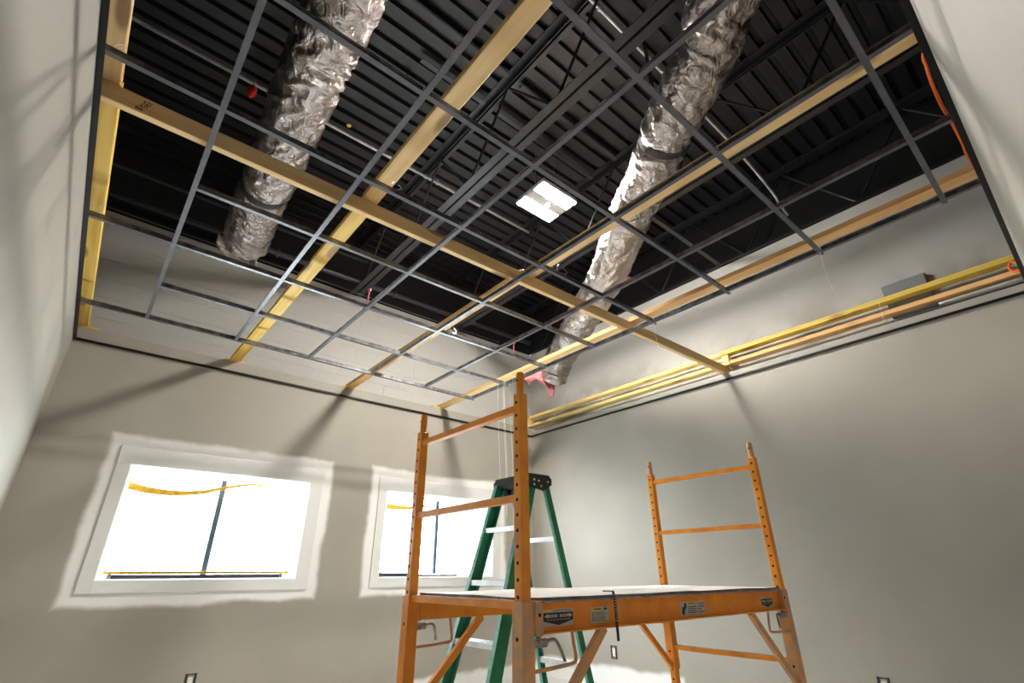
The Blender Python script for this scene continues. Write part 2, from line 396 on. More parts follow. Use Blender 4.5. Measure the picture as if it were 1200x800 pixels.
wall_angle('trim_4', (XL, YF, ZG-.001), (XR, YF, ZG-.001), (0,1,0), 'black ceiling wall angle along the near wall')

# ------------------------------------------------------------------ windows
def window(name, W, label):
    x0, x1, z0, z1 = W
    e = bpy.data.objects.new(name, None); COL.objects.link(e); e.location = ((x0+x1)/2, YB, z0); struct(e, label); L = e.location
    def part(nm, a, b, m, ch=.002, par=None):
        k = MB(); k.cbox([a[i]-L[i] for i in range(3)], [b[i]-L[i] for i in range(3)], ch); return k.build(nm, m, par or e)
    t = .018
    part('head_casing', (x0-.10, YB-t-.003, z1), (x1+.13, YB, z1+.145), M['casing'])
    part('side_casing', (x0-.095, YB-t, z0-.09), (x0, YB, z1), M['casing'])
    part('side_casing', (x1, YB-t, z0-.09), (x1+.125, YB, z1), M['casing'])
    part('sill_casing', (x0, YB-t, z0-.09), (x1, YB, z0), M['casing'])
    # jamb liner boards
    part('jamb', (x0, YB, z0), (x0+.008, YB+.17, z1), M['vinyl']); part('jamb', (x1-.008, YB, z0), (x1, YB+.17, z1), M['vinyl'])
    part('jamb', (x0+.008, YB, z1-.008), (x1-.008, YB+.17, z1), M['vinyl']); part('jamb', (x0+.008, YB, z0), (x1-.008, YB+.17, z0+.008), M['vinyl'])
    fy0, fy1 = YB+.10, YB+.16; fw = .035
    part('frame_stile', (x0+.008, fy0, z0+.008), (x0+.008+fw, fy1, z1-.008), M['vinyl']); part('frame_stile', (x1-.008-fw, fy0, z0+.008), (x1-.008, fy1, z1-.008), M['vinyl'])
    part('frame_rail', (x0+.008+fw, fy0, z1-.008-fw), (x1-.008-fw, fy1, z1-.008), M['vinyl']); part('frame_rail', (x0+.008+fw, fy0, z0+.008), (x1-.008-fw, fy1, z0+.008+fw*.7), M['vinyl'])
    xc = (x0+x1)/2
    part('meeting_stile', (xc-.022, fy0+.006, z0+.033), (xc+.022, fy1-.01, z1-.043), M['stile'], .003)
    part('glass_pane', (x0+.043, fy0+.030, z0+.033), (xc-.022, fy0+.034, z1-.043), M['glass'], .0005)
    part('glass_pane', (xc+.022, fy0+.030, z0+.033), (x1-.043, fy0+.034, z1-.043), M['glass'], .0005)
    return e
window('window_1', W1, 'wide slider window in white casing, the left of two')
window('window_2', W2, 'wide slider window in white casing behind the green ladder')

def film_sheet(W, label, tapepts, group=None):
    x0, x1, z0, z1 = W; x0 += .012; x1 -= .012; z0 += .05; z1 -= .03
    e = thing('plastic_sheet', ((x0+x1)/2, YB+.172, z0), label, 'plastic sheet'); L = e.location
    nx, nz = 40, 24; vs = []; fs = []
    for j in range(nz+1):
        for i in range(nx+1):
            u, v = i/nx, j/nz; x = x0+(x1-x0)*u; z = z0+(z1-z0)*v
            edge = min(u, 1-u, v, 1-v)
            yy = noise.noise(Vector((x*2.2, z*3.1, 3)))*.010*min(1, edge*8)
            vs.append((x-L[0], yy, z-L[2]))
    for j in range(nz):
        for i in range(nx): a = j*(nx+1)+i; fs.append((a, a+1, a+nx+2, a+nx+1))
    k = MB(); k.add(vs, fs); k.build('film', M['film'], e, True)
    # drooping tape along the top edge
    P = smooth_path([(p[0]-L[0], -.112, p[1]-L[2]) for p in tapepts], 8); wds = [tapepts[0][2]+(tapepts[-1][2]-tapepts[0][2])*i/(len(P)-1) for i in range(len(P))]
    k = MB()
    for i in range(len(P)-1):
        a, b = P[i], P[i+1]; wa, wb = wds[i], wds[i+1]
        k.add([a-Vector((0,0,wa/2)), b-Vector((0,0,wb/2)), b+Vector((0,.002,wb/2)), a+Vector((0,.002,wa/2))], [(0,1,2,3)])
    k.build('tape_strip', M['tape'], e)
    return e
film_sheet(W1, 'clear plastic sheet with drooping yellow tape over the left window', [(.275,1.895,.062),(.42,1.868,.062),(.60,1.862,.05),(.80,1.885,.035),(1.0,1.945,.022),(1.2,1.99,.02),(1.40,1.985,.012)])
film_sheet(W2, 'clear plastic sheet with short yellow tape over the window by the ladder', [(2.60,1.90,.06),(2.75,1.895,.055),(2.90,1.905,.03),(3.05,1.93,.015),(3.25,1.93,.01)])
# bars lying on the sills
def sillbar(name, p, q, wd, ht, m, label, cat, knob=None):
    e = thing(name, p, label, cat); k = MB(); k.bar((0,0,0), Vector(q)-Vector(p), wd, ht); k.build('bar', m, e)
    k = MB(); d = (Vector(q)-Vector(p)).normalized()
    for t in (Vector((0,0,0)), Vector(q)-Vector(p)): k = MB(); k.bar(t-d*.012, t+d*.012, wd*1.3, ht*1.3); k.build('end_cap', knob or m, e)
    return e
sillbar('screen_bar', (.33, YB+.055, 1.213), (1.60, YB+.055, 1.213), .025, .03, M['darkbar'], 'long black bar lying on the left window sill', 'bar', M['galv'])
sillbar('yellow_strip', (.30, YB+.080, 1.242), (1.66, YB+.080, 1.242), .006, .022, M['tape'], 'thin yellow strip behind the black bar on the left window sill', 'strip')
sillbar('short_bar', (2.60, YB+.055, 1.216), (3.02, YB+.055, 1.216), .03, .036, M['darkbar'], 'short thick black bar at the left end of the second window sill', 'bar')
sillbar('thin_bar', (3.08, YB+.055, 1.205), (3.55, YB+.055, 1.205), .014, .014, M['darkbar'], 'thin dark bar on the second window sill beside the ladder', 'bar')
for i, W in enumerate((W1, W2)):       # light portals of the window openings
    ld = bpy.data.lights.new('window_portal', 'AREA'); ld.shape = 'RECTANGLE'; ld.size = W[1]-W[0]; ld.size_y = W[3]-W[2]; ld.cycles.is_portal = True
    lo = bpy.data.objects.new('window_portal', ld); COL.objects.link(lo); lo.location = ((W[0]+W[1])/2, YB+.185, (W[2]+W[3])/2); lo.rotation_euler = (-PI/2, 0, 0)

# ------------------------------------------------------------------ bar joists under the deck
def joist(xc, label):
    e = thing('bar_joist', (xc, 0, 4.40), label, 'joist', 'black open web roof joists')
    def angle(k, sgn, zc, up):
        a = sgn*.010; b = sgn*.075
        pts = sorted((a, b)); k.box((pts[0], YO, zc if up else zc-.006), (pts[1], YBU+.14, zc+.006 if up else zc))
        pts = sorted((a, a+sgn*.007)); k.box((pts[0], YO, zc+.006 if up else zc-.065), (pts[1], YBU+.14, zc+.065 if up else zc-.006))
    k = MB(); angle(k, 1, 0, True); angle(k, -1, 0, True); k.build('bottom_chord', M['black'], e)
    k = MB(); angle(k, 1, ZD-4.40-.002, False); angle(k, -1, ZD-4.40-.002, False); k.build('top_chord', M['black'], e)
    y = YO+.1; up = True; zt = ZD-4.40-.05
    while y < YBU-.5:
        k = MB(); z0, z1 = (.04, zt) if up else (zt, .04); k.tube([(0, y, z0), (0, y+.56, z1)], .0125, 6); k.build('web_rod', M['black'], e); y += .56; up = not up
for xc, lb in ((.45, 'black open web joist hidden above the left foil duct'), (1.95, 'black open web joist just left of the ceiling light'),
               (3.45, 'black open web joist between the ceiling light and right wall'), (4.97, 'black open web joist along the top of the right wall')):
    joist(xc, lb)
def bar_between(name, p, q, m, label, cat, wd=.045, group=None, prof='angle'):
    p = Vector(p); q = Vector(q); k = MB()
    if prof == 'angle': k.prism([(0,0),(wd,0),(wd,.005),(.005,.005),(.005,wd),(0,wd)], (0,0,0), q-p)
    else: k.tube([(0,0,0), q-p], wd/2, 10)
    o = k.build(name, m, None, prof != 'angle'); o.location = p; return tag(o, label, cat, group)
G = 'black bridging angles between the joists'
bar_between('bridging_angle', (.53, 2.26, 5.19), (1.87, 2.26, 5.19), M['black'], 'black bridging angle above the left foil duct', 'bridging', group=G)
bar_between('bridging_angle', (1.20, 2.61, 5.17), (1.88, 2.61, 5.17), M['black'], 'short black bridging angle beside the pale board', 'bridging', group=G)
bar_between('bridging_angle', (2.03, 2.61, 5.17), (3.37, 2.61, 5.17), M['black'], 'black bridging angle high above the ceiling light', 'bridging', group=G)
bar_between('bridging_angle', (2.03, 2.27, 5.19), (3.37, 2.27, 5.19), M['black'], 'black bridging angle above and nearer than the ceiling light', 'bridging', group=G)
bar_between('bridging_angle', (3.53, 2.09, 4.42), (4.88, 2.09, 4.42), M['black'], 'black bridging angle right of the foil duct', 'bridging', group=G)
bar_between('bridging_angle', (-1.0, 4.87, 4.58), (1.87, 4.87, 4.58), M['black'], 'black bridging angle near the block wall', 'bridging', group=G)
# conduits
def conduit(pts, r, m, label, clamps=(), name='conduit', cat='conduit'):
    e = thing(name, pts[0], label, cat); L = Vector(pts[0]); k = MB(); k.tube([Vector(p)-L for p in (smooth_path(pts, 6) if len(pts) > 2 else pts)], r, 10); k.build('pipe', m, e, True)
    for c in clamps:
        k = MB(); c = Vector(c)-L; k.tube([c-Vector((.012,0,0)), c+Vector((.012,0,0))], r*1.5, 10); k.bar(c, c+Vector((0,0,.05)), .02, .004, (1,0,0)); k.build('clamp', m, e)
    return e
conduit([(-2.2, 3.67, 5.10), (3.4, 3.67, 5.10)], .014, M['conduit'], 'thin silver conduit crossing under the deck behind the left duct', [(.18,3.67,5.1),(1.90,3.67,5.10),(2.05,3.67,5.1)])
conduit([(1.2, 1.31, 5.10), (3.4, 1.31, 5.10), (4.2, 1.31, 5.05), (4.72, 1.29, 4.88), (4.85, 1.28, 4.75), (5.0, 1.28, 4.70)], .014, M['conduit'], 'silver conduit passing behind the right duct to the right wall', [(2.0,1.31,5.1)])
conduit([(-2.2, 5.20, 4.50), (4.75, 5.17, 4.50)], .030, M['darkpipe'], 'dark pipe along the top of the block wall', [(.95,5.19,4.5),(2.4,5.18,4.5),(3.6,5.175,4.5)], 'pipe', 'pipe')
conduit([(-.7, 5.26, 4.385), (.4, 5.25, 4.37), (1.6, 5.25, 4.385), (2.8, 5.25, 4.37), (4.2, 5.25, 4.385)], .007, M['darkpipe'], 'thin dark cable sagging below the pipe by the block wall', (), 'cable', 'cable')

# ------------------------------------------------------------------ foil ducts
def duct(name, pts, r, label, strapat, seed, strap_top):
    P = smooth_path(pts, 44); n = 64; L = Vector(pts[0]); e = thing(name, L, label, 'duct', 'foil flexible ducts')
    vs = []; fs = []; uv = []; s = 0; u = None; prev = None; frames = []
    for i, p in enumerate(P):
        t = (P[min(i+1,len(P)-1)]-P[max(i-1,0)]).normalized()
        if u is None: u = t.cross(Vector((0,0,1))).normalized()
        u = (u-t*u.dot(t)).normalized(); v = t.cross(u)
        if prev is not None: s += (p-prev).length
        prev = p; frames.append((p, t, u, v, s))
        sq = 1.0
        for (sa, amt) in strapat: sq -= amt*math.exp(-((s-sa)/.045)**2)
        for kk in range(n):
            a = 2*PI*kk/n
            q = Vector((math.cos(a)*2.0, math.sin(a)*2.0, s*5.5+seed))
            sag = 1+.05*noise.noise(Vector((seed, s*1.6, 0)))
            w1 = noise.noise(Vector((math.cos(a)*1.1+seed, math.sin(a)*1.1, s*9.0+a*.35)))
            w2 = noise.noise(q*2.1+Vector((0, s*3, 0)))
            cr = 1-abs(noise.noise(Vector((math.cos(a)*1.5, math.sin(a)*1.5+seed, s*11+math.sin(a+s*2.2)*1.8))))*2.6
            wr = noise.noise(Vector((s*.7+seed, 4, 1)))*.5+.5
            rr = r*sq*sag*(1+(.06*w1+.04*w2+.11*max(cr, -.1))*(.5+.8*wr)*(1-.75*sum(math.exp(-((s-sa)/.05)**2) for sa, _ in strapat)))
            vs.append(p+u*math.cos(a)*rr+v*math.sin(a)*rr-L); uv.append((a*r, s))
    for i in range(len(P)-1):
        for kk in range(n): fs.append((i*n+kk, i*n+(kk+1)%n, (i+1)*n+(kk+1)%n, (i+1)*n+kk))
    me = bpy.data.meshes.new('foil_jacket'); me.from_pydata(vs, [], fs); me.update(); me.materials.append(M['foil'])
    ul = me.uv_layers.new(name='UVMap')
    for p in me.polygons:
        p.use_smooth = True
        for li in p.loop_indices:
            vi = me.loops[li].vertex_index; a, b = uv[vi]
            if vi % n == 0 and any(me.loops[l].vertex_index % n == n-1 for l in p.loop_indices): a = 2*PI*r
            ul.data[li].uv = (a, b)
    link('foil_jacket', me, e)
    def fr(sv): return min(frames, key=lambda f: abs(f[4]-sv))
    for (sa, amt) in strapat:
        p, t, u, v, _ = fr(sa); k = MB(); ring = []
        for kk in range(33):
            a = 2*PI*kk/32; d = u*math.cos(a)+v*math.sin(a); ring.append(p-L+d*r*(1-amt)*1.115)
        for j in range(32):
            a, b = ring[j], ring[j+1]; hw = t*.024
            k.add([a-hw, b-hw, b+hw, a+hw], [(0,1,2,3)])
        top = p-L+Vector((0,0,r)); k.bar(top, Vector((top.x, top.y, strap_top-L.z)), .03, .003, (1,0,0))
        k.build('hanger_strap', M['strap'], e)
    # inner core closing the far end
    p, t, u, v, _ = frames[-1]; k = MB(); k.tube([p-L-t*.12, p-L+t*.02], r*.80, 24); k.build('inner_core', M['strap'], e, True)
    return e, frames
d1pts = [(.33, -.6, 4.06), (.345, .6, 4.06), (.365, 1.82, 4.05), (.385, 2.35, 4.05), (.42, 2.85, 4.06), (.455, 3.4, 4.05), (.475, 3.9, 4.03), (.53, 4.42, 4.01)]
d1, fr1 = duct('flexible_duct', d1pts, .178, 'wrinkled foil duct running over the left half of the grid', [(4.22, .10)], 1.7, 4.398)
d2pts = [(1.42, -.72, 4.1), (1.73, -.05, 4.1)]+[tuple(onz(px, py, z)) for px, py, z in ((848,0,4.1),(829,60,4.08),(783,150,4.04),(764,200,4.0),(740,250,3.95),(710,325,3.85),(678,380,3.73),(655,422,3.62),(649,443,3.46))]
d2, fr2 = duct('flexible_duct', d2pts, .170, 'foil duct passing beside the ceiling light towards the far corner', [(2.28, .10)], 9.3, ZD)
# ragged foil at the end of the left duct
def rag(name, outline, thick, m, parent, L, nrm, seed, amp, sub=3):
    bm = bmesh.new(); vs = [bm.verts.new(Vector(p)-L) for p in outline]; bm.faces.new(vs)
    bmesh.ops.triangulate(bm, faces=bm.faces[:]); 
    for _ in range(sub): bmesh.ops.subdivide_edges(bm, edges=[e for e in bm.edges if e.calc_length() > .03], cuts=1, use_grid_fill=False); bmesh.ops.triangulate(bm, faces=bm.faces[:])
    nv = Vector(nrm).normalized(); base = list(bm.verts); faces = list(bm.faces)
    off = {v: (noise.noise(v.co*9+Vector((seed,0,0)))*amp) for v in base}
    ed = {v for e in bm.edges if e.is_boundary for v in e.verts}
    co = {v: v.co.copy() for v in base}
    back = {}
    for v in base:
        th = thick*(.35 if v in ed else 1)*(.7+.6*abs(noise.noise(co[v]*17)))
        v.co = co[v]+nv*(off[v]-th/2); back[v] = bm.verts.new(co[v]+nv*(off[v]+th/2))
    bd = [e for e in bm.edges if e.is_boundary]
    for f in faces: bm.faces.new([back[v] for v in reversed(f.verts)])
    for e in bd:
        a, b = e.verts
        try: bm.faces.new([a, b, back[b], back[a]])
        except ValueError: pass
    bmesh.ops.recalc_face_normals(bm, faces=bm.faces)
    me = bpy.data.meshes.new(name); bm.to_mesh(me); bm.free(); me.materials.append(m)
    for p in me.polygons: p.use_smooth = True
    return link(name, me, parent)
def on_plane(px, py, c, nrm):
    r = ray(px, py); c = Vector(c); nrm = Vector(nrm); return CAM + r*((c-CAM).dot(nrm)/r.dot(nrm))
e1 = fr1[-1][0]; vn = (e1-CAM).normalized()
for sd, pxs in ((1, [(256,272),(253,283),(256,293),(263,298),(268,302),(270,294),(265,284),(263,275)]), (2, [(288,296),(294,312),(300,314),(301,304),(297,294)])):
    rag('foil_flap', [on_plane(a, b, e1-vn*.06, vn) for a, b in pxs], .02, M['foil'], d1, Vector(d1pts[0]), vn, sd*5, .05, 2)
e2 = fr2[-1][0]; vn2 = (e2-CAM).normalized()
pk = [(115,355),(140,372),(152,395),(165,415),(172,395),(188,372),(225,350),(250,368),(265,388),(300,402),(322,430),(345,490),(362,530),(380,515),(388,522),(395,480),(402,430),(412,360),(418,290),(395,270),(350,262),(320,262),(280,275),(240,290),(200,310),(150,330),(122,345)]
ins = rag('insulation_batt', [on_plane(600+a/8, 400+b/8, e2-vn2*.05, vn2) for a, b in pk], .07, M['pink'], None, e2, vn2, 3.1, .07)
ins.location = e2; tag(ins, 'torn pink fibreglass insulation hanging from the duct end', 'insulation')
c3 = onx(737, 327, 4.945); pk2 = [(726,330),(729,325),(735,323),(741,325),(742,330),(737,332),(733,334),(728,333)]
ins2 = rag('insulation_scrap', [on_plane(a, b, c3, (ray(737,327)).normalized()) for a, b in pk2], .06, M['pink'], None, c3, ray(737,327), 7.7, .08)
ins2.location = c3; tag(ins2, 'small pink insulation scrap stuck on the black joist', 'insulation')

# ------------------------------------------------------------------ ceiling light
def fixture(c, label):
    e = thing('ceiling_light', c, label, 'light')
    hx, hy = .236, .207
    k = MB(); k.cbox((-hx, -hy, .0), (hx, hy, .045), .004); k.prism([(-.09,0),(.09,0),(.06,.05),(-.06,.05)], (-hx*.8, 0, .045), (hx*.8, 0, .045)); k.build('housing', M['lampbody'], e)
    for sg in (-1, 1):
        y0, y1 = sorted((sg*.064, sg*(hy-.008))); k = MB(); k.cbox((-hx+.008, y0, -.010), (hx-.008, y1, .0), .003); k.build('lens', M['lamp'], e)
    k = MB(); k.cbox((-hx+.004, -.062, -.008), (hx-.004, .062, .0), .002); k.build('centre_panel', M['lampgrey'], e)
    bm = bmesh.new(); bmesh.ops.create_uvsphere(bm, u_segments=16, v_segments=10, radius=.026); k = MB(); k.bm(bm, Matrix.Translation((.02, 0, -.012)) @ Matrix.Diagonal((1,1,.7,1))); k.build('sensor', M['white'], e, True)
    for sx in (-.15, .15):
        k = MB(); k.tube([(sx, 0, .09), (sx*.9, 0, ZD-c[2])], .002, 6); k.build('hanger_cable', M['wire'], e)
    return e
_lp = onz(640.5, 238.5, 4.64); fixture((_lp.x, _lp.y, 4.65), 'bright white square LED light hanging above the open grid')

# ------------------------------------------------------------------ suspended ceiling grid
grid = thing('ceiling_grid', (XL, YF, ZG), 'open suspended ceiling grid of charcoal metal tees without tiles', 'ceiling grid')
GL = Vector(grid.location)
def tee(p, q, name):
    p = Vector(p)-GL; q = Vector(q)-GL; k = MB()
    k.prism([(-.012,0),(.012,0),(.012,.0015),(-.012,.0015)], p, q)
    k.mi = 1; k.prism([(-.0115,.0015),(.0115,.0015),(.0012,.0025),(.0012,.030),(.0035,.031),(.0035,.037),(-.0035,.037),(-.0035,.031),(-.0012,.030),(-.0012,.0025)], p, q)
    return k.build(name, [M['tee'], M['galv']], grid)
GX = [.022+.6096*i for i in range(6)]; GX[0] = .012
yl = {1: 4.3376, 'h': 3.728, 2: 3.1184, 'c': 2.509, 3: 1.8992, 4: 1.2896, 5: .680, 6: .0704}
xe = GX[5]+.04
for key, x0, x1 in ((1, XL, xe), (2, XL, GX[5]), (3, XL, xe), (5, XL, xe), (6, XL, xe)):
    tee((x0+.003, yl[key], ZG), (x1, yl[key], ZG), 'main_runner')
segs = [(yl[2], yl[1]), (yl[3], yl[2]), (yl[5], yl[3]), (yl[6], yl[5]), (YF, yl[6])]
for gi, gx in enumerate(GX):
    for a, b in segs:
        tee((gx, a+.012 if a != YF else YF+.003, ZG), (gx, b-.012, ZG), 'cross_tee')
for key in ('h', 'c', 4):
    for i in range(5):
        tee((GX[i]+.012, yl[key], ZG), (GX[i+1]-.012, yl[key], ZG), 'cross_tee')
tee((GX[5]+.012, yl['h'], ZG), (GX[5]+.05, yl['h'], ZG), 'cross_tee'); tee((GX[5]+.012, yl[4], ZG), (GX[5]+.05, yl[4], ZG), 'cross_tee')
def zx(x): return 3.0385+.0076*(x+.5)
def zy(x): return zx(x)+.0905
# hanger wires from the boards down to the runners, with loose tails
def wire(pts, m='wire', r=.0016, parent=grid, name='hanger_wire'):
    k = MB(); k.tube([Vector(p)-GL for p in smooth_path(pts, 4)], r, 5); return k.build(name, M[m], parent)
for x, y, dx in ((-.37, 1.90, .01), (-.37, 3.12, .01), (-.37, 4.34, -.02), (.80, 1.90, .03), (.80, 4.34, .05), (2.03, 1.9, .05), (2.04, 3.12, -.03), (2.04, .68, .02), (3.2, .68, .02), (3.2, 3.1, .02), (3.2, 1.9, .02)):
    wire([(x+dx, y+.05, zy(x)-.003), (x, y+.02, 3.08), (x-.01, y, 3.03)]); wire([(x+dx*2, y+.06, zy(x)-.002), (x+dx*2.2, y+.03, 3.09), (x+dx*.5, y, 3.035)])
for x, y, zl in ((3.06, 3.82, 1.55), (3.07, 3.74, 1.42), (3.09, 3.66, 1.30), (3.08, 3.60, 1.35), (3.05, 3.70, 1.7)):
    wire([(x-.02, y, 3.05), (x, y+.01, 2.6), (x+.01, y-.01, 2.1), (x+.015, y, zl)], 'whitewire', .0014)
for x, y, zl in ((3.075, .68, 2.74), (3.09, 1.90, 2.80)):
    wire([(x-.02, y, 3.03), (x, y, 2.97), (x+.005, y+.008, (2.97+zl)/2), (x+.012, y, zl)], 'whitewire', .0018)
# pink and red markers clipped on the grid
for px, py, px2, py2, lb in ((434, 336, 431, 352, 'pink plastic tie standing on a grid crossing'), (602, 396, 602, 412, 'pink plastic tie hanging by the far corner of the grid')):
    a = onz(px, py, 3.13); b = onz(px2, py2, 3.04); c = Vector((b.x, b.y, 3.0375)); k = MB(); k.tube([Vector((0,0,0)), Vector((.004,.003,.09))], .005, 8); k.tube([Vector((.004,.003,.085)), Vector((.004,.003,.105))], .012, 8)
    o = k.build('marker_tie', mat('pink_plastic', (.85, .10, .28), .5)); o.location = c; tag(o, lb, 'marker')

# ------------------------------------------------------------------ lumber
def board(p, q, wd, ht, m, label, group=None, stamp=None):
    """board from p to q (centre of the underside), wd across, ht high; mesh runs along local x"""
    p = Vector(p); q = Vector(q); d = q-p; ln = d.length
    k = MB(); k.cbox((0, -wd/2, 0), (ln, wd/2, ht), .003)
    o = k.build('lumber_board', M[m]); ang = math.atan2(d.y, d.x); el = -math.asin(d.z/ln)
    o.location = p; o.rotation_euler = (0, el, ang)
    return tag(o, label, 'board', group)
GB = 'boards laid over the ceiling grid'
xw = board((-.50, 2.205, zx(-.5)), (4.87, 2.19, zx(4.87)), .038, .089, 'pine', 'long tan two by four on edge crossing the whole ceiling', GB)
far = LEDGE_B+.0185
def pair(x0, x1, m1, m2, l1, l2, skew=0, shift=.004):
    xc = (x0+x1)/2; wd = x1-x0; z = zy(xc)
    board((xc, -.22, max(z, LEDGE_F+.001)), (xc+skew, 2.19, z), wd, .038, m1, l1, GB)
    board((xc+shift, 2.196, z), (xc+shift, 5.30, far+.001), wd, .038, m2, l2, GB)
pair(-.463, -.353, 'pine', 'yellow', 'near pinkish board along the left wall', 'far yellow board along the left wall')
pair(.754, .843, 'pine', 'yellow', 'wide pale board left of centre, near half', 'wide yellow board over the left window wall, far half')
pair(1.995, 2.084, 'pine', 'orangepine', 'pale board passing right of the ceiling light, near half', 'narrow orange board reaching the window wall past mid ceiling', -.018, -.040)
pair(3.172, 3.261, 'orangepine', 'pine', 'knotty orange board in front of the right upper wall', 'pale board reaching the window wall near the corner')
# shims under the far ends
for x, mm, lb in ((-.36, 'yellow', 'small yellow shim on the ledge by the left corner'), (.80, 'orangepine', 'orange shim on the ledge under the wide yellow board'), (1.99, 'yellow', 'shim on the ledge under the narrow orange board'), (3.15, 'mustard', 'mustard shim on the ledge near the corner above the scaffold')):
    k = MB(); k.cbox((-.09, -.045, 0), (.09, .045, .0175), .002); o = k.build('wood_shim', M[mm]); o.location = (x, YB+.043, LEDGE_B+.0005); tag(o, lb, 'shim', 'shims on the window wall ledge')
# stacked boards over the right ledge
zp = zx(4.80)+.0905
xb = 4.800
board((xb, -.20, zp), (xb, 2.12, zp), .089, .040, 'orangepine', 'pale orange board above the right wall ledge, lower of two near', GB)
board((xb, 2.125, zp), (xb, 5.30, zp), .085, .038, 'paleyellow', 'lower yellow board above the right ledge running to the corner', GB)
zyb = zp+.118
mb = board((xb, -.20, zyb), (xb, 2.20, zyb), .089, .044, 'mustard', 'mustard yellow board above the right wall ledge, upper of two near', GB)
board((xb, 2.205, zyb), (xb, 5.30, zyb), .089, .038, 'paleyellow', 'upper yellow board above the right ledge running to the corner', GB)
for yv, lb in ((2.165, 'wood block between the stacked boards near mid wall'), (-.17, 'wood block between the stacked boards at the near wall'), (5.25, 'wood block between the stacked boards in the far corner')):
    k = MB(); k.cbox((-.035, -.035, 0), (.035, .035, .0765), .002); o = k.build('spacer_block', M['pine']); o.location = (xb, yv, zp+.0405); tag(o, lb, 'wood block', 'blocks between the stacked boards')
k = MB(); k.tube([(.96, .047, .01), (.962, .053, -.05), (.965, .056, -.12), (.966, .055, -.17)], .0018, 5); k.build('tie_wire', M['whitewire'], mb)
# lumber grade stamp on the crossing board (illegible ink strokes)
k = MB()
for i, (a, b, z0, z1) in enumerate(((0,.020,.012,.018),(0,.004,.012,.026),(.016,.020,.012,.024),(.004,.012,.021,.025),(0,.022,.031,.034),(.004,.008,.034,.044),(.010,.022,.040,.044),(.0,.022,.048,.051),(.012,.016,.051,.062),(.020,.024,.051,.060),(.002,.006,.056,.070),(.008,.022,.066,.070))):
    k.box((.215+a*1.3+z0*.4, -.0198, z0), (.215+b*1.3+z0*.4, -.0191, z1))
k.build('grade_stamp', M['stamp'], xw)

# ------------------------------------------------------------------ things on and by the right upper wall
e = thing('wall_box', (XRU, .57, 3.165), 'grey metal junction box on the right upper wall behind the yellow boards', 'box')
k = MB(); k.cbox((-.048, -.155, 0), (0, .155, .305), .004); k.build('body', M['greybox'], e)
k = MB(); k.cbox((-.052, -.150, .005), (-.0485, .150, .300), .002); k.build('cover', M['greybox'], e)
for sy in (-.12, .12):
    for sz in (.03, .27): k = MB(); k.disc((-.052, sy, sz), (-1,0,0), .006, 8, .003); k.build('cover_screw', M['steel'], e)
conduit([(4.775, .40, 3.135), (4.76, .1, 3.130), (4.76, -.09, 3.130)], .010, M['conduit'], 'silver conduit running from the grey box along the right ledge')
conduit([(4.755, .72, 3.0895), (4.752, .3, 3.0885), (4.75, -.09, 3.0885)], .010, M['darkpipe'], 'dark cable lying along the right ledge under the grey box', (), 'cable', 'cable')
# orange extension cord over the near wall angle
cp = [(2.09, -.16, 3.17)]+[tuple(onz(a-3, b+1, 3.06+dz)) for a, b, dz in ((1086,60,.04),(1089,75,.03),(1095,95,.0),(1107,122,.0),(1118,140,.02),(1130,163,.02),(1143,190,.02))]+[(3.25, -.16, 3.14), (4.0, -.17, 3.13), (4.50, -.15, 3.13), (4.66, -.075, 3.15), (4.725, -.05, 3.21), (4.735,-.07,3.262), (4.70,-.13,3.20)]
e = thing('extension_cord', cp[0], 'orange extension cord looped over the black wall angle', 'cord'); L = Vector(cp[0])
for i, dx in enumerate((-.006, .006)):
    k = MB(); k.tube([Vector(p)-L+Vector((dx, .003*i, 0)) for p in smooth_path(cp, 8)], .0055, 8); k.build('cable_strand', M['cord'], e, True)

# small things under the deck
e = thing('sprinkler_tag', (.172, 3.63, 5.02), 'red plastic tag hanging from the thin silver conduit', 'tag')
k = MB(); k.tube([(0,0,0),(0,-.01,-.03),(0,-.02,-.10),(0,-.025,-.15)], .03, 10, True, [.018,.036,.036,.012]); k.build('body', M['red'], e, True)
k = MB(); k.tube([(0,0,0),(0,.03,.075)], .006, 6); k.build('stem', M['white'], e)
p = onz(409, 147, 5.24); k = MB(); k.disc((0,0,0), (0,0,1), .022, 12, .012); k.tube([(0,0,.012),(0,0,.024)], .008, 8); o = k.build('brass_plug', M['brass']); o.location = (p.x, p.y, 5.235); tag(o, 'tiny brass plug on the deck right of the left duct', 'plug')
p = onz(477, 92, 5.2); bm = bmesh.new(); bmesh.ops.create_uvsphere(bm, u_segments=14, v_segments=8, radius=.035); k = MB(); k.bm(bm, Matrix.Diagonal((1,1,.6,1))); k.tube([(0,0,.0),(0,0,.06)], .012, 8); o = k.build('sprinkler', M['moss'], None, True); o.location = (p.x, p.y, 5.199); tag(o, 'pale green round sprinkler head under the black deck', 'sprinkler')

# ------------------------------------------------------------------ wall outlets
def outlet(c, nrm, label):
    e = thing('outlet_box', c, label, 'outlet', 'bare wall outlets', rz=math.atan2(nrm[1], nrm[0])+PI/2)
    k = MB()
    for a, b in (((-.040,-.004,-.060),(-.023,.03,.060)), ((.023,-.004,-.060),(.040,.03,.060)), ((-.024,-.004,.050),(.024,.03,.058)), ((-.024,-.004,-.058),(.024,.03,-.050))): k.box(a, b)
    k.box((-.024,.025,-.05),(.024,.03,.05)); k.build('box_rim', M['capblack'], e)
    k = MB(); k.cbox((-.017,-.008,-.034),(.017,.024,.034),.003); k.build('receptacle', M['white'], e)
    k = MB()
    for zc in (-.018, .018):
        for sx in (-.006, .006): k.box((sx-.0012,-.0086,zc-.005),(sx+.0012,-.0081,zc+.005))
    k.build('slots', M['ink'], e)
    return e
outlet((1.045, YB, .462), (0,-1,0), 'bare black outlet box below the left window')
